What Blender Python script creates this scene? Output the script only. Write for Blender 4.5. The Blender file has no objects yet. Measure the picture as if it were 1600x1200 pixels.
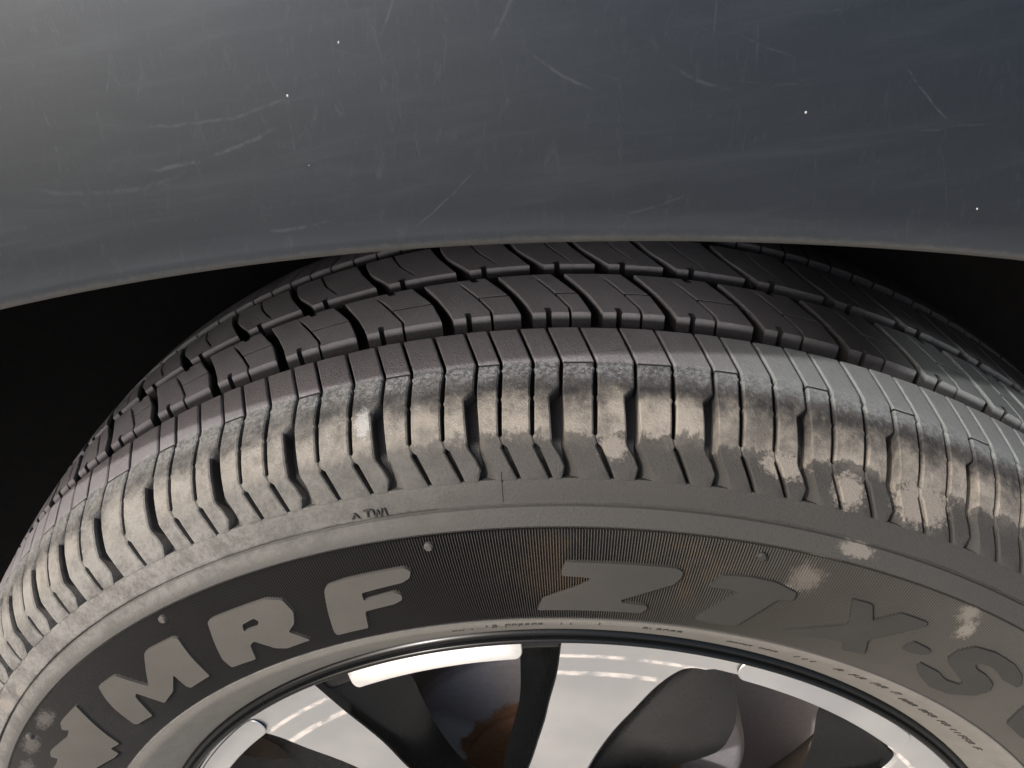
import bpy, bmesh, math, random
from mathutils import Vector, Matrix
from mathutils.geometry import delaunay_2d_cdt
R_ = math.radians
random.seed(7)
sc = bpy.context.scene
COL = sc.collection

# ------------------------------------------------------------------ camera
# world: wheel centre at the origin, X along the car, -Y out of the car towards the viewer, Z up
cd = bpy.data.cameras.new('camera'); cam = bpy.data.objects.new('camera', cd); COL.objects.link(cam)
cd.sensor_width = 36.0; cd.sensor_fit = 'HORIZONTAL'; cd.lens = 36.0 * 1392.48 / 1600.0
cd.clip_start = 0.01; cd.clip_end = 500
c_r = Vector((0.9979473, 0.04960764, -0.04050032)); c_u = Vector((0.00423617, 0.57989638, 0.81467923)); c_f = Vector((-0.0639003, 0.8131785, -0.57849588))
m = Matrix((c_r, c_u, -c_f)).transposed().to_4x4(); m.translation = Vector((0, -0.3059871, 0.47928612))
cam.matrix_world = m
sc.camera = cam

# ------------------------------------------------------------------ sky, sun, exposure
TO_SUN = Vector((-1.0, -1.0, 1.12)).normalized()
w = bpy.data.worlds.new('World'); sc.world = w; w.use_nodes = True
nt = w.node_tree; bg = nt.nodes['Background']
sky = nt.nodes.new('ShaderNodeTexSky'); sky.sky_type = 'NISHITA'; sky.sun_disc = False
sky.sun_elevation = math.asin(TO_SUN.z); sky.sun_rotation = math.atan2(TO_SUN.x, TO_SUN.y)
sky.air_density = 1.0; sky.dust_density = 4.0; sky.ozone_density = 0.8
nt.links.new(sky.outputs[0], bg.inputs[0]); bg.inputs[1].default_value = 0.15
sd = bpy.data.lights.new('sun', 'SUN'); sun = bpy.data.objects.new('sun', sd); COL.objects.link(sun)
sd.energy = 2.1; sd.angle = R_(1.2); sd.color = (1.0, 0.965, 0.925)
sun.rotation_euler = TO_SUN.to_track_quat('Z', 'Y').to_euler(); sun.location = TO_SUN * 5
sc.view_settings.view_transform = 'Standard'; sc.view_settings.look = 'None'
sc.view_settings.exposure = 0.5; sc.view_settings.gamma = 1.0

# ------------------------------------------------------------------ node helpers
class NT:
    def __init__(s, name):
        s.m = bpy.data.materials.new(name); s.m.use_nodes = True; s.t = s.m.node_tree
        s.b = s.t.nodes['Principled BSDF']
    def n(s, ty): return s.t.nodes.new(ty)
    def set(s, sock, v):
        if hasattr(v, 'is_output') or isinstance(v, bpy.types.NodeSocket): s.t.links.new(v, sock)
        elif isinstance(v, (tuple, list)) and len(v) == 3 and sock.type == 'RGBA': sock.default_value = (*v, 1)
        else: sock.default_value = v
    def math(s, op, a, b=0.0, c=0.0, clamp=False):
        n = s.n('ShaderNodeMath'); n.operation = op; n.use_clamp = clamp
        s.set(n.inputs[0], a); s.set(n.inputs[1], b); s.set(n.inputs[2], c)
        return n.outputs[0]
    def mul(s, a, b): return s.math('MULTIPLY', a, b)
    def add(s, a, b): return s.math('ADD', a, b)
    def sub(s, a, b): return s.math('SUBTRACT', a, b)
    def mx(s, a, b): return s.math('MAXIMUM', a, b)
    def step(s, v, e0, e1):
        n = s.n('ShaderNodeMapRange'); n.interpolation_type = 'SMOOTHSTEP'
        s.set(n.inputs[0], v); s.set(n.inputs[1], e0); s.set(n.inputs[2], e1)
        n.inputs[3].default_value = 0; n.inputs[4].default_value = 1
        return n.outputs[0]
    def band(s, v, a0, a1, b1, b0):            # 0 below a0, 1 between a1 and b1, 0 above b0
        return s.mul(s.step(v, a0, a1), s.sub(1.0, s.step(v, b1, b0)))
    def noise(s, vec, scale, detail=4, rough=0.6, dist=0.0):
        n = s.n('ShaderNodeTexNoise'); s.set(n.inputs['Vector'], vec)
        n.inputs['Scale'].default_value = scale; n.inputs['Detail'].default_value = detail
        n.inputs['Roughness'].default_value = rough; n.inputs['Distortion'].default_value = dist
        return n.outputs[0]
    def mix(s, f, a, b):
        n = s.n('ShaderNodeMix'); n.data_type = 'RGBA'
        s.set(n.inputs[0], f); s.set(n.inputs[6], a); s.set(n.inputs[7], b)
        return n.outputs[2]
    def obj(s): return s.n('ShaderNodeTexCoord').outputs['Object']
    def sep(s, v):
        n = s.n('ShaderNodeSeparateXYZ'); s.set(n.inputs[0], v); return n.outputs
    def comb(s, x, y, z):
        n = s.n('ShaderNodeCombineXYZ'); s.set(n.inputs[0], x); s.set(n.inputs[1], y); s.set(n.inputs[2], z); return n.outputs[0]
    def bump(s, h, strength=0.2, dist=0.001):
        n = s.n('ShaderNodeBump'); s.set(n.inputs['Height'], h); n.inputs['Strength'].default_value = strength; n.inputs['Distance'].default_value = dist
        s.t.links.new(n.outputs[0], s.b.inputs['Normal'])
    def out(s, color, rough=0.5, metal=0.0, spec=0.5):
        s.set(s.b.inputs['Base Color'], color); s.set(s.b.inputs['Roughness'], rough)
        s.set(s.b.inputs['Metallic'], metal); s.set(s.b.inputs['Specular IOR Level'], spec)
        return s.m
    def polar(s):                               # wheel-centred coordinates: angle (rad, 0 at top), y, radius, and a flow vector
        p = s.obj(); x, y, z = s.sep(p)
        r = s.math('SQRT', s.add(s.mul(x, x), s.mul(z, z)))
        th = s.math('ARCTAN2', x, z)
        return p, x, y, z, r, th

# ------------------------------------------------------------------ materials
def rubber_material():
    k = NT('rubber')
    p, x, y, z, r, th = k.polar()
    s = k.mul(th, 0.3)
    flow = k.comb(s, k.mul(y, 0.5), k.mul(r, 0.5))        # stretched across the shoulder, like brushed dust
    n_big = k.noise(p, 38, 5, 0.62); n_mid = k.noise(flow, 420, 5, 0.72); n_fine = k.noise(p, 1100, 3, 0.75)
    n_patch = k.noise(p, 95, 6, 0.72); n_grain = k.noise(p, 2600, 2, 0.6); n_speck = k.noise(p, 620, 4, 0.75)
    at = k.n('ShaderNodeAttribute'); at.attribute_name = 'deep'; shallow = k.sub(1.0, k.step(at.outputs['Fac'], .04, .32))  # recesses get no dust; groove and notch shade is put into their colour
    left = k.sub(1.0, k.step(th, R_(-34), R_(0)))
    o = k.math('MULTIPLY', y, -1000.0)           # mm outwards from the centre line
    om = k.add(o, k.mul(k.sub(n_mid, .5), 12.0)); op = k.add(o, k.mul(k.sub(n_patch, 0.5), 26.0))
    col = k.mix(n_fine, (0.017, 0.016, 0.017), (0.040, 0.038, 0.039))
    # tread running surface: speckled purple grey road film, rib light and shade painted in
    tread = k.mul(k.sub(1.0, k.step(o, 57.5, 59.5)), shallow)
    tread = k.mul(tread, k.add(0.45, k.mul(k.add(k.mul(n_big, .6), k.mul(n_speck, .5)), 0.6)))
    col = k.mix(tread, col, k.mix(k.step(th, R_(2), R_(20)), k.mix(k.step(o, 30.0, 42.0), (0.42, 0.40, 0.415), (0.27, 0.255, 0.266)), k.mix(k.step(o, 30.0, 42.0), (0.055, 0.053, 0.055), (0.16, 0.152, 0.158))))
    # brown film on side wall and lower shoulder
    film0 = k.mul(k.step(om, 72.0, 88.0), k.add(0.25, k.mul(k.add(k.mul(n_big, .6), k.mul(n_speck, .4)), 0.75)))
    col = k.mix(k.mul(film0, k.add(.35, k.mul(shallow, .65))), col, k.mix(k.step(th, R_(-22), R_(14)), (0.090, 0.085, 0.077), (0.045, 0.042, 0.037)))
    # pale scuffs at the wear edge
    sc1 = k.mul(k.band(om, 56.5, 58.5, 61.5, 69.0), k.add(.25, k.mul(k.step(n_speck, 0.40, 0.62), .75)))
    col = k.mix(k.mul(k.mul(sc1, shallow), 0.72), col, (0.29, 0.297, 0.303))
    # right half: pale film over the tread edge, plus painted sunlight on the ribs
    right = k.step(th, R_(4), R_(15))
    film_lit = k.mx(k.mul(right, k.band(om, 34.0, 40.0, 59.0, 68.0)), k.mul(k.step(th, R_(20), R_(26)), k.band(om, -12.0, 4.0, 40.0, 44.0)))
    col = k.mix(k.mul(k.mul(film_lit, shallow), k.add(.48, k.mul(n_speck, .40))), col, (0.275, 0.296, 0.294))
    # dried mud, ragged on both sides
    opm = k.add(k.add(k.add(o, k.mul(k.sub(n_big, .5), 9.0)), k.mul(k.sub(n_patch, .5), 11.0)), k.mul(k.sub(n_mid, .5), 8.0))
    mud = k.band(opm, 67.5, 77.5, k.sub(82.6, k.mul(left, 3.0)), k.add(84.6, k.mul(left, 5.0)))
    mud = k.mul(mud, k.add(.30, k.mul(k.step(k.add(k.mul(n_big, .6), k.mul(n_patch, .6)), 0.47, 0.74), .72)))
    mud2 = k.mul(k.band(om, 62.0, 72.0, 82.0, 88.0), k.mul(k.step(k.add(k.mul(n_patch, .6), k.mul(n_mid, .5)), 0.46, 0.72), 0.40))
    col = k.mix(k.mul(k.mul(k.mx(mud, mud2), shallow), 0.9), col, (0.300, 0.272, 0.234))
    # left: under a veil of pale dust
    dl = k.mul(left, k.mul(k.band(o, 57.0, 60.0, 97.0, 99.0), k.add(.18, k.mul(k.step(k.add(k.mul(n_patch, .7), k.mul(n_speck, .4)), .42, .68), .52))))
    col = k.mix(k.mul(dl, k.add(.12, k.mul(shallow, .88))), col, (0.265, 0.258, 0.242))
    # splashes with a place and shape of their own
    def patch(tdeg, rm, wt, wr, amt, c, nz, cc=(0.25, 0.224, 0.194)):
        dx = k.math('DIVIDE', k.sub(th, R_(tdeg)), R_(wt)); dz = k.math('DIVIDE', k.sub(r, rm), wr)
        d = k.math('SQRT', k.add(k.mul(dx, dx), k.mul(dz, dz)))
        f = k.sub(1.0, k.step(k.add(d, k.mul(k.sub(nz, .5), 1.7)), 0.55, 1.0))
        return k.mix(k.mul(f, amt * .9), c, cc)
    for t_, r_, wt, wr, a in ((17.3, .2735, 2.0, .0018, .5), (19.3, .2800, 1.6, .0030, .8),
                              (-51, .284, 1.0, .003, .7), (-54, .286, 1.2, .004, .7), (2.6, .2985, 1.0, .0035, .8), (13.2, .2985, 1.7, .0035, .85), (17.5, .2960, 1.3, .005, .8), (22.5, .2975, 2.4, .006, .8)):
        col = patch(t_, r_, wt, wr, a, col, n_speck)
    col = patch(-12.9, .3066, .62, .0030, .75, col, n_speck, (.42, .42, .42))
    # bead area: pale rubbed ring
    bead = k.sub(1.0, k.step(r, .2290, .2302))
    col = k.mix(k.mul(bead, k.add(0.50, k.mul(n_patch, 0.5))), col, (0.225, 0.213, 0.190))
    # smooth ring between mould line and serrated band
    ring = k.band(r, .2746, .2752, .2830, .2845)
    col = k.mix(k.mul(ring, k.add(.15, k.mul(n_big, .4))), col, k.mix(k.step(th, R_(-22), R_(14)), (0.085, 0.082, 0.076), (0.050, 0.048, 0.044)))
    lined = k.band(k.add(r, k.mul(k.sub(n_patch, .5), .0022)), .2822, .2827, .2830, .2838)
    col = k.mix(k.mul(lined, k.mul(.75, k.step(n_big, .40, .6))), col, (.02, .019, .017))
    k.bump(k.add(k.add(n_fine, k.mul(n_speck, .5)), k.mul(n_grain, .6)), 0.5, 0.0007)
    return k.out(col, k.sub(k.add(0.60, k.mul(n_big, 0.25)), k.mul(tread, .06)), 0.0, 0.38)

def dark_rubber_material():
    k = NT('dark_rubber'); p = k.obj(); n = k.noise(p, 700, 4, .7)
    k.bump(n, .3, .0005)
    return k.out(k.mix(n, (.018, .017, .016), (.05, .047, .042)), .75, 0, .35)

def serrated_material():
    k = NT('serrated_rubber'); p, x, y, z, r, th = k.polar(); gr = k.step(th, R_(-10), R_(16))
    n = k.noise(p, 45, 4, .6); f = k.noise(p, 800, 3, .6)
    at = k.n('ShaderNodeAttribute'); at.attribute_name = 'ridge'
    valley = k.mix(n, k.mix(gr, (.016, .015, .014), (.030, .0285, .026)), k.mix(gr, (.025, .0235, .022), (.047, .0445, .041))); top = k.mix(n, (.070, .065, .057), (.10, .093, .082))  # valleys lighter to the right: sunlit facets put into the colour
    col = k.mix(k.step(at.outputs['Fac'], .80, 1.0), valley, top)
    tint = k.mul(k.band(th, R_(-10), R_(-1), R_(7), R_(15)), k.mul(k.step(n, .44, .6), k.band(r, .232, .24, .268, .276)))
    col = k.mix(k.mul(tint, .28), col, (.15, .095, .05))
    def patch(c, tdeg, rm, wt, wr, a):
        dx = k.math('DIVIDE', k.sub(th, R_(tdeg)), R_(wt)); dz = k.math('DIVIDE', k.sub(r, rm), wr)
        d = k.math('SQRT', k.add(k.mul(dx, dx), k.mul(dz, dz)))
        q = k.noise(p, 420, 5, .8)
        return k.mix(k.mul(k.sub(1.0, k.step(k.add(d, k.mul(k.sub(q, .5), 2.4)), .35, 1.05)), a * .9), c, (.235, .212, .186))
    for t_, r_, wt, wr, a in ((17.0, .2655, 1.5, .0075, .6), (16.0, .2585, .8, .0035, .9), (29.5, .2715, 1.0, .005, .6), (30.5, .2655, .8, .005, .75), (-52.2, .2705, 1.8, .004, .8), (-56.8, .270, 1.8, .0045, .7), (-61, .268, 2, .004, .5)):
        col = patch(col, t_, r_, wt, wr, a)
    return k.out(k.mix(k.mul(f, .25), col, (.02, .02, .02)), .72, 0, .35)

def letter_material():
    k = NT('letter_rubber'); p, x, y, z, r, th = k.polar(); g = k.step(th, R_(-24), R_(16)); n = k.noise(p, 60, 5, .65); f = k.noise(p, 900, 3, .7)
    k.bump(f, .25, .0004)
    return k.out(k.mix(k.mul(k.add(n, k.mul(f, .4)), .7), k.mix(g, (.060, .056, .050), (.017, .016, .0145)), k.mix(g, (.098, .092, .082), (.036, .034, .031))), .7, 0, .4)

def paint_material():
    k = NT('grey_blue_paint'); p = k.obj(); x, y, z = k.sep(p)
    n1 = k.noise(p, 5200, 2, .6); n2 = k.noise(p, 9, 4, .55)
    wob = k.mul(k.sub(k.noise(p, 55, 3, .6), .5), .0035)
    streak = k.noise(k.comb(k.mul(x, .18), y, k.add(k.mul(z, 1.6), k.mul(x, -.22))), 62, 6, .72, .5)
    fine = k.noise(k.comb(k.mul(x, 1.5), y, k.mul(z, .35)), 260, 5, .75, 1.2)
    col = k.mix(n1, (.0105, .0138, .018), (.024, .0305, .039))
    col = k.mix(k.mul(n2, .3), col, (.036, .043, .053))
    dust_sheen = k.mul(k.step(streak, .44, .84), .12)  # pale horizontal streaks: soft reflections painted into the base colour
    dust_sheen = k.mx(dust_sheen, k.mul(k.step(fine, .52, .82), .15))
    lines = None
    for (x1, z1, x2, z2, w_, a) in SCRATCHES:
        L = math.hypot(x2 - x1, z2 - z1); ux, uz = (x2 - x1) / L, (z2 - z1) / L
        dx = k.sub(x, x1); dz = k.sub(k.add(z, wob), z1)
        u = k.add(k.mul(dx, ux), k.mul(dz, uz)); v = k.sub(k.mul(dx, uz), k.mul(dz, ux))
        bow = k.mul(k.mul(u, k.sub(L, u)), 7.0)
        v = k.math('ABSOLUTE', k.sub(v, bow))
        f = k.mul(k.band(u, -.003, .003, L - .003, L + .003), k.sub(1.0, k.step(v, w_ * .1, w_ * .75)))
        f = k.mul(f, k.mul(a * .42, k.step(k.noise(p, 420, 3, .7), .3, .6)))
        lines = f if lines is None else k.mx(lines, f)
    dust_sheen = k.mx(dust_sheen, lines)
    col = k.mix(dust_sheen, col, (.14, .156, .172))
    # brown road film along the lip
    at = k.n('ShaderNodeAttribute'); at.attribute_name = 'lip'
    lipf = at.outputs['Fac']
    g = k.noise(p, 330, 5, .75)
    col = k.mix(k.mul(k.step(k.add(lipf, k.mul(k.sub(g, .5), .55)), .62, .95), .7), col, (.085, .083, .077))
    k.bump(k.add(k.mul(n1, .5), k.mul(streak, .6)), .06, .001)
    k.b.inputs['Coat Weight'].default_value = .25; k.b.inputs['Coat Roughness'].default_value = .32
    return k.out(col, k.add(.47, k.mul(dust_sheen, .5)), k.sub(.70, k.mul(lipf, .6)), .5)

def machined_material():
    k = NT('machined_alloy'); p, x, y, z, r, th = k.polar()
    n = k.noise(p, 30, 3, .5); f = k.noise(p, 500, 4, .7)
    rings = k.noise(k.comb(k.mul(r, 60.0), k.mul(th, .4), 0.0), 40, 2, .5)
    big = k.noise(p, 14, 3, .55); col = k.mix(k.step(big, .35, .7), (.60, .605, .62), (.77, .765, .76))  # broad tone blocks imitate reflections in the metal colour
    rj = k.add(r, k.mul(k.sub(f, .5), .0009))
    arcs = k.mx(k.band(rj, .1848, .1856, .1866, .1876), k.mul(k.band(rj, .1735, .1745, .1760, .1772), 1.0))
    arcs = k.mul(arcs, k.step(k.noise(p, 120, 4, .7), .36, .6))
    col = k.mix(k.mul(arcs, .6), col, (.70, .60, .50))
    dust_sheen = k.step(k.add(f, k.mul(n, .25)), .70, .92)
    col = k.mix(k.mul(dust_sheen, .35), col, (.55, .49, .42))
    k.bump(k.add(rings, k.mul(f, .4)), .07, .0005)
    return k.out(col, k.add(k.add(.30, k.mul(n, .12)), k.mul(arcs, .4)), k.sub(.95, k.mul(arcs, .7)))

def gloss_black_material():
    k = NT('gloss_black_paint'); p = k.obj(); n = k.noise(p, 40, 4, .6); f = k.noise(k.comb(k.mul(k.sep(p)[0], 3.0), k.sep(p)[1], k.sep(p)[2]), 260, 4, .7)
    col = k.mix(k.mul(k.step(f, .55, .85), .25), (.003, .0035, .004), (.022, .026, .030))
    k.b.inputs['Coat Weight'].default_value = .12; k.b.inputs['Coat Roughness'].default_value = .15
    return k.out(col, k.add(.16, k.mul(n, .22)), 0, .28)

def barrel_material():
    k = NT('dusty_barrel'); p = k.obj(); n = k.noise(p, 60, 5, .65)
    return k.out(k.mix(n, (.40, .345, .295), (.62, .54, .465)), .8, 0, .3)

def drum_material():
    k = NT('cast_iron'); p, x, y, z, r, th = k.polar(); n = k.noise(p, 70, 5, .65); m_ = k.noise(p, 300, 4, .7)
    col = k.mix(m_, (.27, .26, .275), (.43, .41, .425))
    pale = k.mul(k.sub(1.0, k.step(k.add(r, k.mul(k.sub(n, .5), .03)), .082, .090)), k.sub(1.0, k.step(th, R_(-62), R_(-54))))
    col = k.mix(k.mul(pale, .8), col, (.58, .64, .70))
    rust = k.sub(1.0, k.step(k.add(r, k.mul(k.sub(n, .5), .02)), .062, .066))
    col = k.mix(rust, col, k.mix(m_, (.16, .078, .04), (.34, .20, .12)))
    k.bump(m_, .3, .001)
    return k.out(col, .7, .15, .4)

def plastic_black_material():
    k = NT('black_liner_plastic'); p = k.obj(); n = k.noise(p, 120, 5, .7)
    k.bump(n, .4, .002)
    return k.out(k.mix(n, (.003, .003, .0035), (.011, .010, .009)), .85, 0, .12)

def ground_material():
    k = NT('dusty_concrete'); p = k.obj(); n = k.noise(p, 1.3, 6, .6); f = k.noise(p, 40, 5, .7)
    k.bump(f, .4, .01)
    return k.out(k.mix(k.add(k.mul(n, .6), k.mul(f, .4)), (.36, .34, .30), (.52, .495, .45)), .9, 0, .3)

# scratches in the paint: x1, z1, x2, z2 (m), width, strength
SCRATCHES = [(.0712, .4217, .0818, .4102, .00045, .55), (-.0344, .3916, -.0218, .4025, .00035, .45), (-.0947, .4046, -.0665, .4120, .0009, .40),
             (-.0073, .4266, .0045, .4200, .0006, .40), (-.0161, .4294, -.0106, .4394, .0008, .30), (.0220, .4240, .0338, .4192, .0007, .32),
             (.0301, .4287, .0306, .4393, .0005, .28), (-.0947, .4140, -.0612, .4195, .0008, .25), (-.0396, .4319, -.0354, .4396, .0006, .28),
             (.0396, .4242, .0392, .4321, .0006, .25), (.0101, .3921, .0266, .3971, .0006, .22), (.045, .4330, .062, .4345, .0006, .2),
             (-.125, .400, -.088, .4035, .0012, .22), (-.070, .3905, -.055, .3925, .0009, .35), (.076, .4085, .090, .4095, .0005, .25)]
_rs = random.Random(11)
for _i in range(16):
    _x, _z, _a, _l = _rs.uniform(-.11, .12), _rs.uniform(.392, .44), _rs.choice((_rs.uniform(-.5, .5), _rs.uniform(1.2, 1.9))), _rs.uniform(.006, .022)
    SCRATCHES.append((_x, _z, _x + _l * math.cos(_a), _z + _l * math.sin(_a), .0004, _rs.uniform(.10, .26)))
M = dict(rubber=rubber_material(), dark=dark_rubber_material(), serr=serrated_material(), letter=letter_material(), paint=paint_material(),
         alloy=machined_material(), black=gloss_black_material(), barrel=barrel_material(), drum=drum_material(), liner=plastic_black_material(), ground=ground_material())
kk = NT('white_chip'); M['chip'] = kk.out((.40, .39, .37), .7)

# ------------------------------------------------------------------ mesh helpers
def link(name, verts, faces, mats, parent=None, fmat=None, sharp=38, attr=None, smooth=True):
    me = bpy.data.meshes.new(name); me.from_pydata(verts, [], faces); me.update()
    for mm in (mats if isinstance(mats, (list, tuple)) else [mats]): me.materials.append(mm)
    if fmat: me.polygons.foreach_set('material_index', fmat)
    if attr:
        a = me.attributes.new(attr[0], 'FLOAT', 'POINT'); a.data.foreach_set('value', attr[1])
    bm = bmesh.new(); bm.from_mesh(me); bmesh.ops.recalc_face_normals(bm, faces=bm.faces[:]); bm.to_mesh(me); bm.free()
    if smooth:
        me.polygons.foreach_set('use_smooth', [True] * len(me.polygons)); me.set_sharp_from_angle(angle=R_(sharp))
    o = bpy.data.objects.new(name, me); COL.objects.link(o)
    if parent: o.parent = parent
    return o
def cyl(th_deg, r, y):
    t = R_(th_deg); return (r * math.sin(t), y, r * math.cos(t))
def lerp(a, b, t): return a + (b - a) * t
def table(pts):                                # piecewise-linear function from (key, value) pairs with ascending keys
    pts = sorted(pts)
    def f(v):
        if v <= pts[0][0]: return pts[0][1]
        for (a, fa), (b, fb) in zip(pts, pts[1:]):
            if v <= b: return lerp(fa, fb, (v - a) / (b - a))
        return pts[-1][1]
    return f
def catmull(P, n=8):
    out = []
    for i in range(len(P) - 1):
        p0 = P[max(i - 1, 0)]; p1 = P[i]; p2 = P[i + 1]; p3 = P[min(i + 2, len(P) - 1)]
        for q in range(n):
            t = q / n
            out.append(tuple(.5 * (2 * b + (c - a) * t + (2 * a - 5 * b + 4 * c - d) * t * t + (3 * b - a - 3 * c + d) * t ** 3) for a, b, c, d in zip(p0, p1, p2, p3)))
    out.append(tuple(P[-1])); return out
def revolve(prof, a0=-180, a1=180, n=360, attr=None):   # prof: (y, r)
    V, F = [], []; closed = abs(a1 - a0) >= 359.9; cols = n if closed else n + 1
    for i in range(cols):
        t = a0 + (a1 - a0) * i / n
        for (y, r) in prof: V.append(cyl(t, r, y))
    m_ = len(prof)
    for i in range(n):
        j = (i + 1) % cols
        for k in range(m_ - 1): F.append((i * m_ + k, j * m_ + k, j * m_ + k + 1, i * m_ + k + 1))
    return V, F

# ------------------------------------------------------------------ tyre section
CTRL = [(.0, .3172), (-.020, .3168), (-.041, .3151), (-.055, .3130), (-.066, .3105), (-.075, .3070), (-.082, .3025), (-.088, .2970), (-.0933, .2909),
        (-.0964, .2827), (-.0991, .2749), (-.1005, .262), (-.1005, .248), (-.0982, .2301), (-.092, .219), (-.0834, .2066)]
PROF = catmull([(.020, .3168)] + CTRL, 10)[10:]
CUM = [0.0]
for a, b in zip(PROF, PROF[1:]): CUM.append(CUM[-1] + math.dist(a, b))
def at_arc(s):
    s = min(max(s, 0), CUM[-1] - 1e-9)
    lo, hi = 0, len(CUM) - 1
    while hi - lo > 1:
        mid = (lo + hi) // 2
        if CUM[mid] <= s: lo = mid
        else: hi = mid
    t = (s - CUM[lo]) / (CUM[hi] - CUM[lo]); a, b = PROF[lo], PROF[hi]
    return lerp(a[0], b[0], t), lerp(a[1], b[1], t)
def arc_of_y(y):                               # y in the tread part, monotonic
    for i, (a, b) in enumerate(zip(PROF, PROF[1:])):
        if b[0] <= y <= a[0]: return lerp(CUM[i], CUM[i + 1], (a[0] - y) / max(a[0] - b[0], 1e-9))
    return 0.0
def arc_of_r(r):
    for i, (a, b) in enumerate(zip(PROF, PROF[1:])):
        if b[1] <= r <= a[1]: return lerp(CUM[i], CUM[i + 1], (a[1] - r) / max(a[1] - b[1], 1e-9))
    return CUM[-1]
def norm_arc(s):
    e = .0006; a = at_arc(max(s - e, 0)); b = at_arc(s + e); dy, dr = b[0] - a[0], b[1] - a[1]; L = math.hypot(dy, dr)
    return (dr / L, -dy / L)                   # outward (y, r): right of travel
S_B5 = arc_of_r(.2909); S_B4 = arc_of_r(.2827); S_B3 = arc_of_r(.2749); S_B1 = arc_of_r(.2301)
def surf(y, off=0.0, far=False):               # point of the section at tread position y (both sides), lowered by off
    s = arc_of_y(-abs(y)); q = at_arc(s); n = norm_arc(s) if s > .001 else (0, 1)
    Y, Rr = q[0] + n[0] * off, q[1] + n[1] * off
    return ((-Y if y > 0 else Y), Rr)

# ------------------------------------------------------------------ roots
car = bpy.data.objects.new('parked_car', None); COL.objects.link(car); car.location = (0, 0, -.3165)
car['label'] = 'dark grey-blue parked car, its dusty wheel close up under the fender lip'; car['category'] = 'car'
def to_car(o): o.parent = car; o.location = (0, 0, .3165); return o

# ground
gv = [(-60, -60, -.3165), (60, -60, -.3165), (60, 60, -.3165), (-60, 60, -.3165)]
g = link('ground', gv, [(0, 1, 2, 3)], M['ground'], smooth=False); g['kind'] = 'structure'

# tyre carcass: grooves' floor, side wall, bead
prof = []
def coff(s):
    y = at_arc(s)[0]
    f = table([(0, -.0072), (.060, -.0072), (.075, -.0066), (S_B5 - .010, -.0060), (S_B5 - .004, -.0056), (S_B5 - .0012, -.0050), (S_B5 - .0003, -.0007), (S_B5 + .003, -.0005), (S_B4 - .0006, -.0005), (S_B4 - .0002, -.0014), (S_B4 + .0002, -.0014), (S_B4 + .0006, -.0004), (S_B3 - .004, -.0002), (S_B3 - .001, .0), (S_B3, -.0013), (S_B1 - .0003, -.0013), (S_B1 + .0004, .0001), (S_B1 + .004, .0004), (CUM[-1], .0)])
    return f(s)
ss = sorted(set([i * .0016 for i in range(int(CUM[-1] / .0016) + 1)] + [S_B5, S_B5 - .0012, S_B5 - .0003, S_B4 - .0006, S_B4 - .0002, S_B4 + .0002, S_B4 + .0006, S_B3 - .0010, S_B3, S_B1 - .0003, S_B1 + .0004, CUM[-1]]))
half = []
for s in ss:
    q = at_arc(s); n = norm_arc(s) if s > .001 else (0, 1); o_ = coff(s); half.append((q[0] + n[0] * o_, q[1] + n[1] * o_))
half.append((-.079, .2062)); half.append((-.070, .1985))
prof = [(-y, r) for (y, r) in reversed(half)] + half[1:]
V, F = revolve(prof, n=480)
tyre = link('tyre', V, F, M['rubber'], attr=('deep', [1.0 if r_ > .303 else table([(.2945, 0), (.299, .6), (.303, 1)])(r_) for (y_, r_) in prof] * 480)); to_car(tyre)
def sub(name, V, F, mats, par=None, **kw):
    o = link(name, V, F, mats, **kw); o.parent = par or tyre; return o

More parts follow.
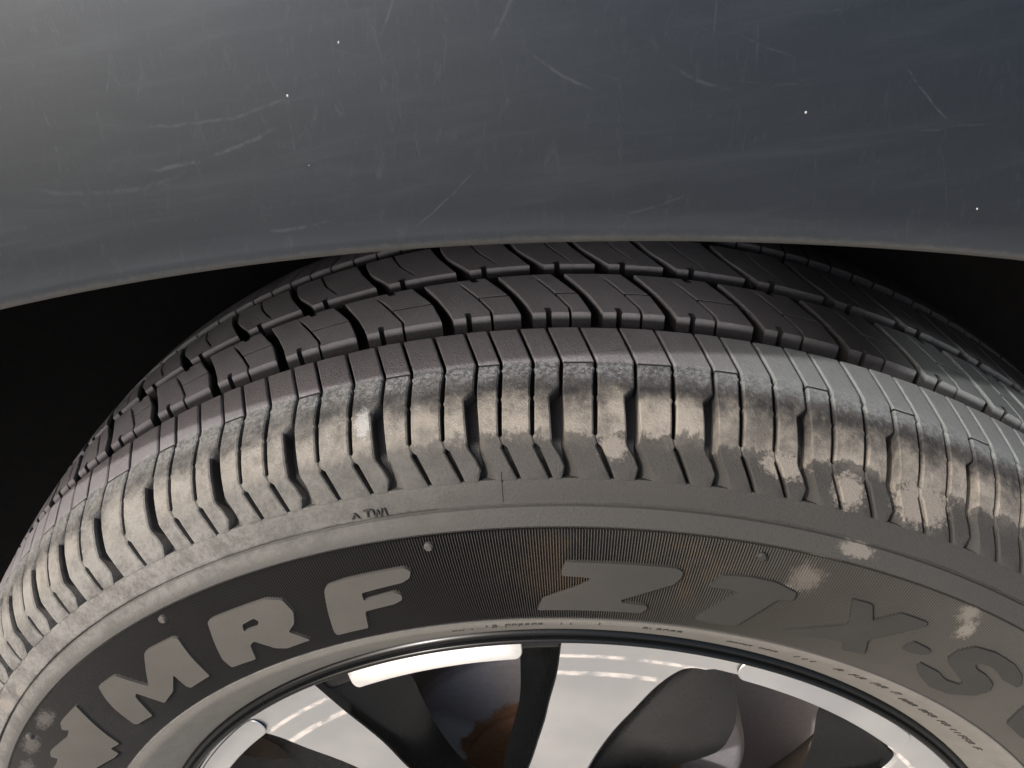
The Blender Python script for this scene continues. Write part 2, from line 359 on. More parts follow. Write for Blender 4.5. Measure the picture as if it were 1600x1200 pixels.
# ------------------------------------------------------------------ tread blocks
def block_mesh(ys, thL, thR, ncol=4, depth=-.0068, bev=.0005, notch_near=None, notch_far=None, draft_near=0.0, end_depth=None, side='near', draftR=0.0, wallD=.5, dark_near=False, dark_far=False):
    """grid of rows (tread positions ys, from the far edge to the near edge) between two boundary curves, with worn edges and walls down to the groove floor"""
    V, F = [], []
    e = bev
    dsgn = 1 if ys[-1] < ys[0] else -1
    rows = [ys[0], ys[0] - dsgn * e] + list(ys[1:-1]) + [ys[-1] + dsgn * e, ys[-1]]
    us0 = [i / ncol for i in range(ncol + 1)]
    nr = len(rows)
    def widths(y):
        a, b = thL(y), thR(y)
        return a, b
    clus = None
    nn_ = (notch_near, ys[-1]) if notch_near else (notch_far, ys[0]) if notch_far else None
    if nn_:
        a_, b_ = thL(nn_[1]), thR(nn_[1]); clus = ((nn_[0][0] - a_) / (b_ - a_), math.degrees(nn_[0][1] / .315) / (b_ - a_))
        if not .12 + clus[1] * 1.3 < clus[0] < .88 - clus[1] * 1.3: clus = None; notch_near = notch_far = None
    grid = []
    for i, y in enumerate(rows):
        a, b = widths(y); wmm = max((b - a) * math.pi / 180 * .31, .0006)
        eb = min(.35, e / wmm)
        us = [0, eb] + [lerp(eb, 1 - eb, u) for u in us0[1:-1]] + [1 - eb, 1]
        if clus: us = sorted([u for u in us if u in (0, 1) or abs(u - clus[0]) > clus[1] * 1.35] + [clus[0] + clus[1] * f for f in (-1.25, -1.0, -.8, -.45, 0, .45, .8, 1.0, 1.25)])
        line = []
        for j, u in enumerate(us):
            t = lerp(a, b, u); yy = y
            if notch_near and i >= nr - 2:
                d = (t - notch_near[0]) * math.pi / 180 * .315; q = notch_near[1]
                if abs(d) < q: yy = y + dsgn * math.sqrt(q * q - d * d) * 2.2
            if notch_far and i <= 1:
                d = (t - notch_far[0]) * math.pi / 180 * .315; q = notch_far[1]
                if abs(d) < q: yy = y - dsgn * math.sqrt(q * q - d * d) * 1.3
            edge = i in (0, nr - 1) or j in (0, len(us) - 1)
            line.append((t, yy, -e * .9 if edge else 0.0))
        grid.append(line)
    nc = len(grid[0])
    for line in grid:
        for (t, y, off) in line:
            Y, Rr = surf(y, off); V.append(cyl(t, Rr, Y))
    for i in range(nr - 1):
        for j in range(nc - 1):
            F.append((i * nc + j, i * nc + j + 1, (i + 1) * nc + j + 1, (i + 1) * nc + j))
    ring = [(0, j) for j in range(nc)] + [(i, nc - 1) for i in range(1, nr)] + [(nr - 1, j) for j in range(nc - 2, -1, -1)] + [(i, 0) for i in range(nr - 2, 0, -1)]
    base = len(V)
    for (i, j) in ring:
        t, y, off = grid[i][j]
        dpt = depth(y) if callable(depth) else depth
        if i == nr - 1 and abs(y - ys[-1]) < 1e-6: y = y - dsgn * draft_near
        if j == 0: t -= draftR(y) if callable(draftR) else 0
        Y, Rr = surf(max(min(y, .0931), -.0933), dpt); V.append(cyl(t, Rr, Y))
    n = len(ring)
    for q in range(n):
        i, j = ring[q]; i2, j2 = ring[(q + 1) % n]
        F.append((i * nc + j, i2 * nc + j2, base + (q + 1) % n, base + q))
    D = [(.6 if (dark_near and i == nr - 1) or (dark_far and i == 0) else .9 if (notch_near and i >= nr - 2 and abs(y - rows[i]) > 2e-4) or (notch_far and i <= 1 and abs(y - rows[i]) > 2e-4) else 0.0) for i, line in enumerate(grid) for (t, y, off) in line] + [table([(-.0912, .0), (-.0880, .25), (-.0855, 1.0)])(-abs(grid[i][j][1])) * (wallD if j == 0 and draftR else 1.0) for (i, j) in ring]
    return V, F, D

MAINS = [-74.2, -70.0, -64.6, -59.4, -54.9, -50.8, -46.78, -42.78, -38.76, -34.40, -29.12, -23.37, -17.68, -11.61, -5.63, -.39, 4.15, 8.91, 14.71, 20.56, 26.28, 31.95, 37.3, 42.2, 46.8, 51.3, 56.2, 61.7, 67.3]
TWO = {-29.12, -23.37, -17.68, -11.61, -5.63, 8.91, 14.71, 20.56, 26.28, 31.95, -64.6, 56.2, 61.7}
mainR = table([(-.0933, 1.12), (-.0905, .78), (-.0856, .18), (-.070, .0), (-.058, .05), (-.041, -.93)])
mainL = table([(-.0933, -.10), (-.0908, .10), (-.0885, -.16), (-.0856, -.66), (-.0718, -.84), (-.0703, -.70), (-.0696, -.40), (-.0685, -.22), (-.060, -.22), (-.058, -.15), (-.041, -1.11)])
sipeC = table([(-.0933, 1.10), (-.0855, .14), (-.0838, .0), (-.070, .0), (-.058, .05), (-.041, -.93)])
sipeW = table([(-.0933, .14), (-.0862, .18), (-.0855, .14), (-.0853, .004), (-.0838, .004), (-.0834, .13), (-.0735, .15), (-.0725, .08), (-.0715, .15), (-.062, .14), (-.0612, .05), (-.0602, .13), (-.058, .11), (-.041, .10)])
SH_Y = [-.041, -.045, -.050, -.054, -.0575, -.0590, -.0602, -.0612, -.062, -.066, -.0685, -.0695, -.0715, -.0725, -.0735, -.0775, -.081, -.0832, -.0838, -.0853, -.0862, -.0885, -.0908, -.0933]
sh_depth = table([(-.0933, -.0050), (-.0915, -.0054), (-.088, -.0058), (-.080, -.0064), (-.041, -.0068)])
def draft_main(y): return table([(-.0933, .98), (-.0900, .64), (-.0870, .40), (-.0830, .20), (-.076, .10), (-.070, .03), (-.041, 0)])(y)
def shoulder_pitch(m0, m1, emit, k):
    n = 2 if m0 in TWO else 1
    fr = [.27, .635] if n == 2 else [.445]
    fr = [f + random.uniform(-.012, .012) for f in fr]
    sip = [m0 + (m1 - m0) * f for f in fr]
    bl = [lambda y, a=m0: a + mainR(y)] + [lambda y, a=s_: a + sipeC(y) + sipeW(y) for s_ in sip]
    br = [lambda y, a=s_: a + sipeC(y) - sipeW(y) for s_ in sip] + [lambda y, a=m1: a + mainL(y)]
    for i, (L, Rr) in enumerate(zip(bl, br)):
        dr = draft_main if i == 0 else 0
        if i == 0:
            emit('shoulder_block', block_mesh([y for y in SH_Y if y > -.058] + [-.0585], L, Rr, 3, sh_depth, .0003, dark_near=True))
            emit('shoulder_block', block_mesh([-.0588] + [y for y in SH_Y if y < -.0595], L, Rr, 3, sh_depth, draftR=dr, wallD=.14 if m0 > 6 else .45, dark_far=True))
        else:
            emit('shoulder_block', block_mesh(SH_Y, L, Rr, 3, sh_depth))

r2R = table([(-.039, 0), (-.034, -.22), (-.027, -.72), (-.0185, -1.5), (-.006, -2.85)])
r2L = table([(-.039, -.95), (-.033, -1.08), (-.0300, -1.24), (-.0203, -1.95), (-.0178, -2.28), (-.006, -3.75)])
r2S = table([(-.0385, 2.45), (-.0323, 2.24), (-.0292, 2.16), (-.0202, 1.15), (-.0091, -.21), (-.006, -.6)])
r2W = table([(-.0385, .085), (-.0125, .10), (-.0095, .08), (-.0088, .004), (-.006, .004)])
def rib_pitch(m0, m1, emit, k):
    a, b = m0 - 1.62, m1 - 1.62; sc_ = min(1.0, (b - a) / 5.2)
    L = lambda y: a + r2R(y); Rr = lambda y: b + r2L(y)
    S0 = lambda y: a + r2S(y) * lerp(.55, 1.0, sc_) - r2W(y); S1 = lambda y: a + r2S(y) * lerp(.55, 1.0, sc_) + r2W(y)
    Y1 = [-.0060, -.0088, -.0095, -.0125, -.0155, -.0178, -.0203, -.024, -.027, -.0292, -.0325]
    emit('rib_block', block_mesh(Y1, L, S0, 8, -.0068, .0003, notch_near=(a + .72, .0010), draft_near=.0045))
    emit('rib_block', block_mesh([-.0060, -.0088, -.0095, -.0125, -.0155, -.0178, -.0200], S1, Rr, 8, -.0068, .0003, dark_near=True, notch_far=(a + .62, .0012)))
    emit('rib_block', block_mesh([-.0204, -.024, -.027, -.0292, -.031, -.0325], S1, Rr, 3, -.0068, .0003, dark_far=True, draft_near=.0045))
r3R = table([(.0015, .25), (.006, -.35), (.015, -1.66), (.0255, -2.4), (.029, -2.55)])
r3L = table([(.0015, -.72), (.0038, -.98), (.0167, -2.35), (.0282, -3.26), (.030, -3.35)])
r3S = table([(.0015, 2.5), (.0055, 2.07), (.0169, .66), (.028, -.25), (.029, -.3)])
r3W = table([(.0045, .004), (.0060, .08), (.028, .09)])
def inner_rib_pitch(m0, m1, emit, k):
    a, b = m0 - 1.62, m1 - 1.62; sc_ = min(1.0, (b - a) / 5.2)
    q = lerp(.5, 1.0, sc_)
    Y3 = [.0288, .0255, .022, .0169, .013, .0095, .006, .0045, .0035, .0015]
    emit('rib_block', block_mesh(Y3, lambda y: a + r3R(y), lambda y: a + r3S(y) * q - r3W(y), 6, -.0068, .0003, notch_near=(a + 1.28 * q, .0011), draft_near=.002))
    emit('rib_block', block_mesh(Y3, lambda y: a + r3S(y) * q + r3W(y), lambda y: b + r3L(y), 3, -.0068, .00015, draft_near=.002))
def far_shoulder_pitch(m0, m1, emit, k):
    n = 3 if m0 in TWO else 2
    for i in range(n):
        l = lerp(m0, m1, i / n) - 1.7; r = lerp(m0, m1, (i + 1) / n) - 1.7
        emit('shoulder_block', block_mesh([.0905, .082, .070, .060, .050, .042, .0385], lambda y: l + .08 + (y - .0385) * 14, lambda y: r - .08 + (y - .0385) * 14, 2, lambda y: sh_depth(-y), draft_near=.002))
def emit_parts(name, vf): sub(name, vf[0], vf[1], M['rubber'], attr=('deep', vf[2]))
for k, (m0, m1) in enumerate(zip(MAINS, MAINS[1:])):
    shoulder_pitch(m0, m1, emit_parts, k); rib_pitch(m0, m1, emit_parts, k); inner_rib_pitch(m0, m1, emit_parts, k)
    if -50 < m0 < 20: far_shoulder_pitch(m0, m1, emit_parts, k)
# the rest of the tread, round the back and underneath: one part
SV, SF = [], []
def emit_join(name, vf):
    b = len(SV); SV.extend(vf[0]); SF.extend(tuple(i + b for i in f) for f in vf[1])
rest = [MAINS[-1] + (360 - (MAINS[-1] - MAINS[0])) * i / 40 for i in range(41)]
for k, (m0, m1) in enumerate(zip(rest, rest[1:])):
    shoulder_pitch(m0, m1, emit_join, k); rib_pitch(m0, m1, emit_join, k); inner_rib_pitch(m0, m1, emit_join, k); far_shoulder_pitch(m0, m1, emit_join, k)
for k, (m0, m1) in enumerate(zip(MAINS, MAINS[1:])):
    if not -50 < m0 < 20: far_shoulder_pitch(m0, m1, emit_join, k)
lo = sub('remaining_tread', SV, SF, M['rubber']); lo['kind'] = 'stuff'

# ------------------------------------------------------------------ side wall detail
# serrated band: fine radial ridges
NR = 1800; V, F, A = [], [], []
srow = [lerp(S_B3 + .0001, S_B1 - .0003, i / 7) for i in range(8)]
shape = ((0.0, -.00125, 0.0), (.36, -.00005, 1.0), (.46, -.00005, 1.0), (.80, -.00125, 0.0))
for i in range(NR):
    for (f_, h, rv) in shape:
        t = (i + f_) * 360 / NR - 180
        for s in srow:
            q = at_arc(s); n = norm_arc(s); V.append(cyl(t, q[1] + n[1] * h, q[0] + n[0] * h)); A.append(rv)
nc = NR * 4; nr = 8
for i in range(nc):
    j = (i + 1) % nc
    for k in range(nr - 1): F.append((i * nr + k, j * nr + k, j * nr + k + 1, i * nr + k + 1))
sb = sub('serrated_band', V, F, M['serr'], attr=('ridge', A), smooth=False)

def raised(name, poly, h=.0008, mat='letter', label=None, hole=None, step=.0026, base=-.0012, rnd=.25):
    """a moulded shape on the side wall; poly in (angle deg, radius mm)"""
    def rounded(P):
        out = []
        n = len(P)
        for i in range(n):
            a, b, c = P[i - 1], P[i], P[(i + 1) % n]
            def d(p, q): return math.hypot((p[0] - q[0]) * 4.4, p[1] - q[1])
            la, lc = d(a, b), d(b, c); ra = min(rnd, .8 / max(la, .01)); rc = min(rnd, .8 / max(lc, .01))
            p0 = (lerp(b[0], a[0], ra), lerp(b[1], a[1], ra)); p1 = (lerp(b[0], c[0], rc), lerp(b[1], c[1], rc))
            out += [p0, (.25 * p0[0] + .5 * b[0] + .25 * p1[0], .25 * p0[1] + .5 * b[1] + .25 * p1[1]), p1]
        dense = []
        for a, b in zip(out, out[1:] + out[:1]):
            L = math.hypot((a[0] - b[0]) * 4.4e-3, (a[1] - b[1]) * 1e-3); q = max(1, int(L / step))
            for j in range(q): dense.append((lerp(a[0], b[0], j / q), lerp(a[1], b[1], j / q)))
        return dense
    loops = [rounded(poly)] + ([rounded(hole)] if hole else [])
    toxy = lambda p: Vector((p[0] * 4.4, p[1]))
    pts, edges = [], []
    for lp in loops:
        b = len(pts); pts += [toxy(p) for p in lp]; n = len(lp); edges += [(b + i, b + (i + 1) % n) for i in range(n)]
    def inside(x, y):
        c = False
        for lp in loops:
            n = len(lp)
            for i in range(n):
                ax, ay = toxy(lp[i]); bx, by = toxy(lp[(i + 1) % n])
                if (ay > y) != (by > y) and x < ax + (y - ay) / (by - ay) * (bx - ax): c = not c
        return c
    xs = [p[0] for p in pts]; ys = [p[1] for p in pts]; nb = len(pts)
    gx = min(xs)
    while gx < max(xs):
        gy = min(ys)
        while gy < max(ys):
            if inside(gx, gy) and min((gx - p[0]) ** 2 + (gy - p[1]) ** 2 for p in pts) > 1.2: pts.append(Vector((gx, gy)))
            gy += 3.0
        gx += 3.0
    vo, eo, fo, ov, oe, of = delaunay_2d_cdt(pts, edges, [], 0, 1e-5)
    tri = [f for f in fo if inside(sum(vo[i][0] for i in f) / len(f), sum(vo[i][1] for i in f) / len(f))]
    V, F = [], []
    def P(v, hh):
        th_, r = v[0] / 4.4, v[1] / 1000; s = arc_of_r(r); q = at_arc(s); n = norm_arc(s); return cyl(th_, q[1] + n[1] * hh, q[0] + n[0] * hh)
    N = len(vo)
    for v in vo: V.append(P(v, h))
    for v in vo: V.append(P(v, base))
    F += [tuple(f) for f in tri]
    cnt = {}
    for f in tri:
        for a, b in zip(f, list(f[1:]) + [f[0]]): cnt[frozenset((a, b))] = cnt.get(frozenset((a, b)), 0) + 1
    for f in tri:
        for a, b in zip(f, list(f[1:]) + [f[0]]):
            if cnt[frozenset((a, b))] == 1: F.append((a, b, b + N, a + N))
    used = sorted({i for f in F for i in f}); mp = {u: i for i, u in enumerate(used)}
    o = sub(name, [V[u] for u in used], [tuple(mp[i] for i in f) for f in F], M[mat])
    if label: o['label'] = label
    return o
LET = {
 'M': [(-43.78, 263.8), (-41.37, 263.2), (-40.19, 250.9), (-36.84, 263.9), (-36.30, 264.3), (-33.40, 263.8), (-33.01, 262.6), (-33.66, 254.5), (-34.65, 240.4), (-37.54, 239.7), (-37.68, 241.4), (-37.12, 249.3), (-39.22, 242.8), (-41.45, 240.4), (-41.99, 251.8), (-42.53, 250.5), (-44.18, 239.0), (-46.55, 240.5), (-46.65, 241.9), (-45.54, 252.5), (-44.75, 258.3)],
 'R': [(-29.49, 263.5), (-28.83, 264.0), (-23.65, 264.0), (-22.47, 261.4), (-22.37, 255.1), (-23.13, 249.5), (-24.22, 246.3), (-23.18, 238.8), (-25.78, 238.2), (-26.70, 240.4), (-27.67, 247.5), (-28.30, 246.3), (-29.29, 238.5), (-32.03, 239.4), (-31.84, 245.0), (-30.42, 256.2)],
 'F': [(-18.87, 260.7), (-18.45, 262.5), (-16.95, 263.4), (-12.14, 264.0), (-11.71, 262.1), (-12.00, 259.3), (-12.70, 257.6), (-16.19, 256.1), (-16.38, 252.2), (-13.70, 253.6), (-13.24, 252.0), (-13.34, 249.5), (-14.20, 247.8), (-16.85, 246.8), (-17.59, 237.6), (-20.65, 237.5), (-20.65, 240.0), (-19.74, 250.9)],
 'Z': [(-.64, 255.6), (-.58, 258.1), (-.29, 261.7), (3.20, 261.6), (7.64, 261.6), (8.20, 260.3), (8.18, 257.5), (7.76, 254.1), (5.46, 247.7), (4.05, 244.0), (4.19, 242.5), (6.19, 241.7), (6.30, 240.2), (5.86, 237.4), (2.85, 237.2), (-2.71, 237.3), (-2.20, 243.0), (.67, 249.8), (1.57, 253.0), (1.56, 254.6), (.74, 255.1)],
 'T': [(10.42, 255.2), (11.01, 261.1), (13.22, 262.2), (14.98, 261.8), (16.82, 259.2), (16.88, 255.6), (15.77, 254.4), (13.92, 236.8), (12.41, 236.2), (10.41, 237.2), (12.73, 254.6), (11.79, 255.3)],
 'X': [(20.95, 262.5), (22.50, 262.7), (23.49, 256.0), (24.97, 263.0), (27.23, 263.1), (27.39, 261.8), (26.12, 254.7), (24.53, 246.8), (25.48, 239.4), (23.57, 238.0), (22.99, 242.7), (19.46, 239.3), (17.91, 237.8), (17.73, 239.2), (21.98, 250.5), (21.90, 253.2), (21.17, 259.6)],
 'dash': [(27.42, 248.5), (27.82, 253.4), (29.59, 252.7), (29.63, 250.0), (28.58, 248.1)],
 'S': [(30.07, 245.3), (30.13, 242.9), (31.14, 239.8), (33.11, 236.6), (35.20, 237.5), (36.90, 242.7), (37.31, 247.7), (36.70, 251.4), (35.39, 253.3), (34.13, 253.7), (33.68, 254.9), (33.68, 256.6), (34.75, 257.5), (35.84, 256.7), (36.72, 255.1), (38.51, 255.5), (38.40, 257.4), (37.50, 260.7), (36.09, 262.8), (33.98, 263.3), (32.19, 261.7), (31.37, 257.2), (31.39, 252.3), (32.06, 250.0), (33.56, 247.4), (34.74, 245.8), (34.84, 243.8), (33.41, 242.9), (32.23, 244.7)],
}
R_HOLE = [(-27.14, 256.8), (-25.80, 257.7), (-25.62, 255.7), (-26.21, 253.3), (-27.52, 253.6)]
for ch, P_ in LET.items():
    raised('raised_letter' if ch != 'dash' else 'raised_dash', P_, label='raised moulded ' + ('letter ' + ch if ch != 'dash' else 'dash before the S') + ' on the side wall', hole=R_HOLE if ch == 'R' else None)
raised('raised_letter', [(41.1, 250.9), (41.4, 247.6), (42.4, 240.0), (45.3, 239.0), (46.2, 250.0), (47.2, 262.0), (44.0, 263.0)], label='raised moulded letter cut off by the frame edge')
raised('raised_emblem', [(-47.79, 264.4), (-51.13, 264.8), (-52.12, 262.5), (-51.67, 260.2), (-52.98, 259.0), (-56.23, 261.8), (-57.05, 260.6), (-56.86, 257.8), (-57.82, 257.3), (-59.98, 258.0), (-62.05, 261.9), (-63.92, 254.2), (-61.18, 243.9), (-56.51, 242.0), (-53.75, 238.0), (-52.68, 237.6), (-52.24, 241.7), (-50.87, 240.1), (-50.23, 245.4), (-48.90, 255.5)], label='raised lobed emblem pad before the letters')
# small dark TWI mark with its triangle, on the smooth shoulder ring
def strokes(name, segs, w_mm, h, mat, label=None, base=-.002):
    V, F = [], []
    for (t0, r0, t1, r1) in segs:
        dx, dy = (t1 - t0) * 4.9, r1 - r0; L = math.hypot(dx, dy) or 1; nx, ny = -dy / L * w_mm / 2, dx / L * w_mm / 2
        q = [(t0 + nx / 4.9, r0 + ny), (t1 + nx / 4.9, r1 + ny), (t1 - nx / 4.9, r1 - ny), (t0 - nx / 4.9, r0 - ny)]
        b = len(V)
        for hh in (h, base):
            for (t, r) in q:
                s = arc_of_r(r / 1000); c = at_arc(s); n = norm_arc(s); V.append(cyl(t, c[1] + n[1] * hh, c[0] + n[0] * hh))
        F += [(b, b + 1, b + 2, b + 3)] + [(b + i, b + (i + 1) % 4, b + 4 + (i + 1) % 4, b + 4 + i) for i in range(4)]
    o = sub(name, V, F, M[mat], smooth=False)
    if label: o['label'] = label
    return o
strokes('wear_triangle', [(-14.55, 284.4, -14.25, 286.2), (-14.25, 286.2, -14.02, 284.2)], .38, .0003, 'dark', 'small dark triangle mark before TWI')
strokes('small_letter', [(-13.62, 286.4, -12.99 - .1, 286.6), (-13.36, 286.5, -13.46, 284.2)], .40, .0003, 'dark', 'small dark letter T of TWI')
strokes('small_letter', [(-13.0, 286.4, -12.93, 283.9), (-12.93, 283.9, -12.68, 286.0), (-12.68, 286.0, -12.56, 283.8), (-12.56, 283.8, -12.36, 286.3)], .38, .0003, 'dark', 'small dark letter W of TWI')
strokes('small_letter', [(-12.18, 286.3, -12.12, 283.8)], .42, .0003, 'dark', 'small dark letter I of TWI')
# tiny moulded characters round the bead: too small to read, dark bars and hooks
segs = []
rg = random.Random(5)
def tiny(t0, t1, rm, hh, adv):
    t = t0
    while t < t1:
        if rg.random() < .8:
            q = rg.randrange(4); a, b = t, t + adv * .55
            segs.append((a, rm, a, rm + hh))
            if q != 1: segs.append((a, rm + hh, b, rm + hh))
            if q in (0, 2): segs.append((b, rm + hh * .1, b, rm + hh))
            if q in (2, 3): segs.append((a, rm + hh * .5, b, rm + hh * .5))
        t += adv
tiny(-11.0, -8.6, 222.6, 1.5, .62); tiny(-7.6, -2.4, 225.2, 1.9, .60); tiny(-7.2, -4.6, 222.8, 1.5, .62); tiny(-.8, .8, 225.0, 2.2, .85); tiny(2.6, 4.4, 225.6, 2.2, .8)
tiny(6.6, 10.4, 224.8, 2.0, .62); tiny(14.8, 19.6, 221.2, 2.0, .64); tiny(21.6, 33.6, 221.6, 3.0, .86); tiny(34.8, 47.5, 218.6, 2.5, .72)
st = strokes('small_moulded_text', segs, .42, .0006, 'dark', base=-.0006); st['kind'] = 'stuff'
# vent nubs and the radial mould seam
def disc(t, r, rad, h, mat, name):
    V, F = [], []; n = 14; s = arc_of_r(r); c = at_arc(s); nn = norm_arc(s)
    tang = at_arc(s + .001); uy, ur = tang[0] - c[0], tang[1] - c[1]; L = math.hypot(uy, ur); uy, ur = uy / L, ur / L
    for (f, hh) in ((1.0, -.001), (1.0, h * .5), (.7, h)):
        for i in range(n):
            a = 2 * math.pi * i / n; dt = math.degrees(math.cos(a) * rad * f / r); du = math.sin(a) * rad * f
            V.append(cyl(t + dt, c[1] + ur * du + nn[1] * hh, c[0] + uy * du + nn[0] * hh))
    for k in range(2):
        for i in range(n): F.append((k * n + i, k * n + (i + 1) % n, (k + 1) * n + (i + 1) % n, (k + 1) * n + i))
    F.append(tuple(2 * n + i for i in range(n)))
    return sub(name, V, F, M[mat])
for (t, r) in ((-32.65, .272), (-9.85, .2711), (13.22, .2710), (-55.5, .272), (36.0, .271)): disc(t, r, .0016, .0012, 'letter', 'vent_nub')
V, F = [], []
srow = [lerp(arc_of_y(-.0915), S_B4 - .0015, i / 14) for i in range(15)]
for s in srow:
    q = at_arc(s); n = norm_arc(s); o_ = coff(s) if s > S_B5 + .0003 else 0
    for (dt, h) in ((-.035, -.0003), (0, .0003), (.035, -.0003)):
        t = -4.25 - (s - srow[0]) * 4; V.append(cyl(t + dt, q[1] + n[1] * (o_ + h), q[0] + n[0] * (o_ + h)))
for i in range(14):
    for j in range(2): F.append((i * 3 + j, i * 3 + j + 1, (i + 1) * 3 + j + 1, (i + 1) * 3 + j))
sub('mould_seam', V, F, M['rubber'])

# ------------------------------------------------------------------ rim
rim = bpy.data.objects.new('wheel_rim', None); COL.objects.link(rim); to_car(rim)
prof = catmull([(-.0700, .1990), (-.0785, .1998), (-.0842, .2006), (-.0866, .2022), (-.0862, .2036), (-.0846, .2041), (-.0850, .2048), (-.0846, .2062), (-.0820, .2076), (-.0775, .2080), (-.0745, .2060)], 5)
V, F = revolve(prof, n=360); sub('rim_flange', V, F, M['black'], par=rim)
prof = [(-.0725, .1845), (-.066, .1835), (-.050, .1825), (.0, .178), (.05, .180), (.088, .195), (.090, .206)]
V, F = revolve(prof, n=180); sub('rim_barrel', V, F, M['barrel'], par=rim)
# outer ring of the disc: black paint, with rounded inner edge
prof = catmull([(-.070, .1995), (-.0770, .1994), (-.0774, .1975), (-.0774, .1900), (-.0768, .1872), (-.0752, .1853), (-.0725, .1845)], 4)
V, F = revolve(prof, n=360); sub('rim_ring', V, F, M['black'], par=rim)
FACE = -.0800
def xz(p): t = R_(p[0]); return Vector((p[1] * math.sin(t), p[1] * math.cos(t)))
def dens(P, n=4): return catmull(P, n) if n > 1 else P
def plate(name, front, back, y0, y1, mats, bev=.0008, bev_mat=0, wall_mat=1, mid=None, tilt=None):
    """a face outline (x, z loop) at depth y0, rounded edge, and walls that run to the outline `back` at depth y1"""
    n = len(front); cx = sum(p[0] for p in front) / n; cz = sum(p[1] for p in front) / n
    area = sum(front[i][0] * front[(i + 1) % n][1] - front[(i + 1) % n][0] * front[i][1] for i in range(n)); sg = 1 if area > 0 else -1
    ins = []
    for i in range(n):
        a, b, c = Vector(front[i - 1]), Vector(front[i]), Vector(front[(i + 1) % n])
        d = ((b - a).normalized() + (c - b).normalized()); d = d.normalized() if d.length > 1e-6 else (c - b).normalized()
        ins.append(b + Vector((-d.y, d.x)) * sg * (bev[i] if isinstance(bev, list) else bev))
    tl = (lambda p: tilt * (math.hypot(p[0], p[1]) - .1931)) if tilt else (lambda p: 0)
    if isinstance(bev, list): bm_ = [0 if b_ > .0008 else 1 for b_ in bev]
    else: bm_ = [bev_mat] * n; bev = [bev] * n
    V = [(p[0], y0 + tl(p), p[1]) for p in ins] + [(p[0], y0 + b_ + tl(p), p[1]) for p, b_ in zip(front, bev)]
    loops = [front]
    yb = [y0]
    if mid: loops.append(mid[0]); yb.append(mid[1])
    if abs(y1 - y0) > .012:
        for t_ in (.15, .32, .5, .68, .85): loops.append([tuple(lerp(a[i], b[i], t_ ** 1.7) for i in (0, 1)) for a, b in zip(front, back)]); yb.append(lerp(y0 + .0014, y1, t_))
    loops.append(back); yb.append(y1)
    for lp, yy in zip(loops[1:], yb[1:]): V += [(p[0], yy, p[1]) for p in lp]
    F = [tuple(range(n))]; fm = [0]
    L = len(V) // n
    for k in range(L - 1):
        for i in range(n):
            F.append((k * n + i, k * n + (i + 1) % n, (k + 1) * n + (i + 1) % n, (k + 1) * n + i)); fm.append(bm_[i] if k == 0 else wall_mat)
    me_faces = F
    o = link(name, V, me_faces, mats, fmat=fm, sharp=32); o.parent = rim
    return o
AL = [M['alloy'], M['black']]
# machined strips on the ring, one per window
def ring_strip(t0, t1, r0, r1, name, rf=.36, tilt=.50):
    P = []; n = 26; rd = (r1 - r0) * rf; rm = (r1 + r0) / 2; q = math.degrees(rd / rm)
    cs = [(t1 - q, r1 - rd, 90), (t1 - q, r0 + rd, 0), (t0 + q, r0 + rd, -90), (t0 + q, r1 - rd, 180)]
    for i in range(n): P.append((lerp(t0 + q, t1 - q, i / n), r1))
    for c_, a0 in ((cs[0], 90), (cs[1], 0)):
        for i in range(7): a = R_(a0 - 15 * i); P.append((c_[0] + q * math.cos(a), c_[1] + rd * math.sin(a)))
    for i in range(1, n): P.append((lerp(t1 - q, t0 + q, i / n), r0))
    for c_, a0 in ((cs[2], -90), (cs[3], -180)):
        for i in range(7): a = R_(a0 - 15 * i); P.append((c_[0] + q * math.cos(a), c_[1] + rd * math.sin(a)))
    P = [p for i, p in enumerate(P) if i == 0 or abs(p[0] - P[i - 1][0]) + 100 * abs(p[1] - P[i - 1][1]) > 1e-4]
    if abs(P[0][0] - P[-1][0]) + 100 * abs(P[0][1] - P[-1][1]) < 1e-4: P.pop()
    L = [xz(p) for p in P]; return plate(name, L, L, FACE - .0012, FACE + .0072, AL, .0004, tilt=tilt)
# spoke outlines, front face and the foot of their walls (angles relative to a window pair)
def spoke(outline, back, mid=None):
    return plate('spoke', [xz(p) for p in outline], [xz(p) for p in back], FACE, -.030, AL, .0012, 0, 1, ([xz(p) for p in mid[0]], mid[1]) if mid else None)
def arcpts(t0, t1, r, n): return [(lerp(t0, t1, i / n), r) for i in range(n + 1)]
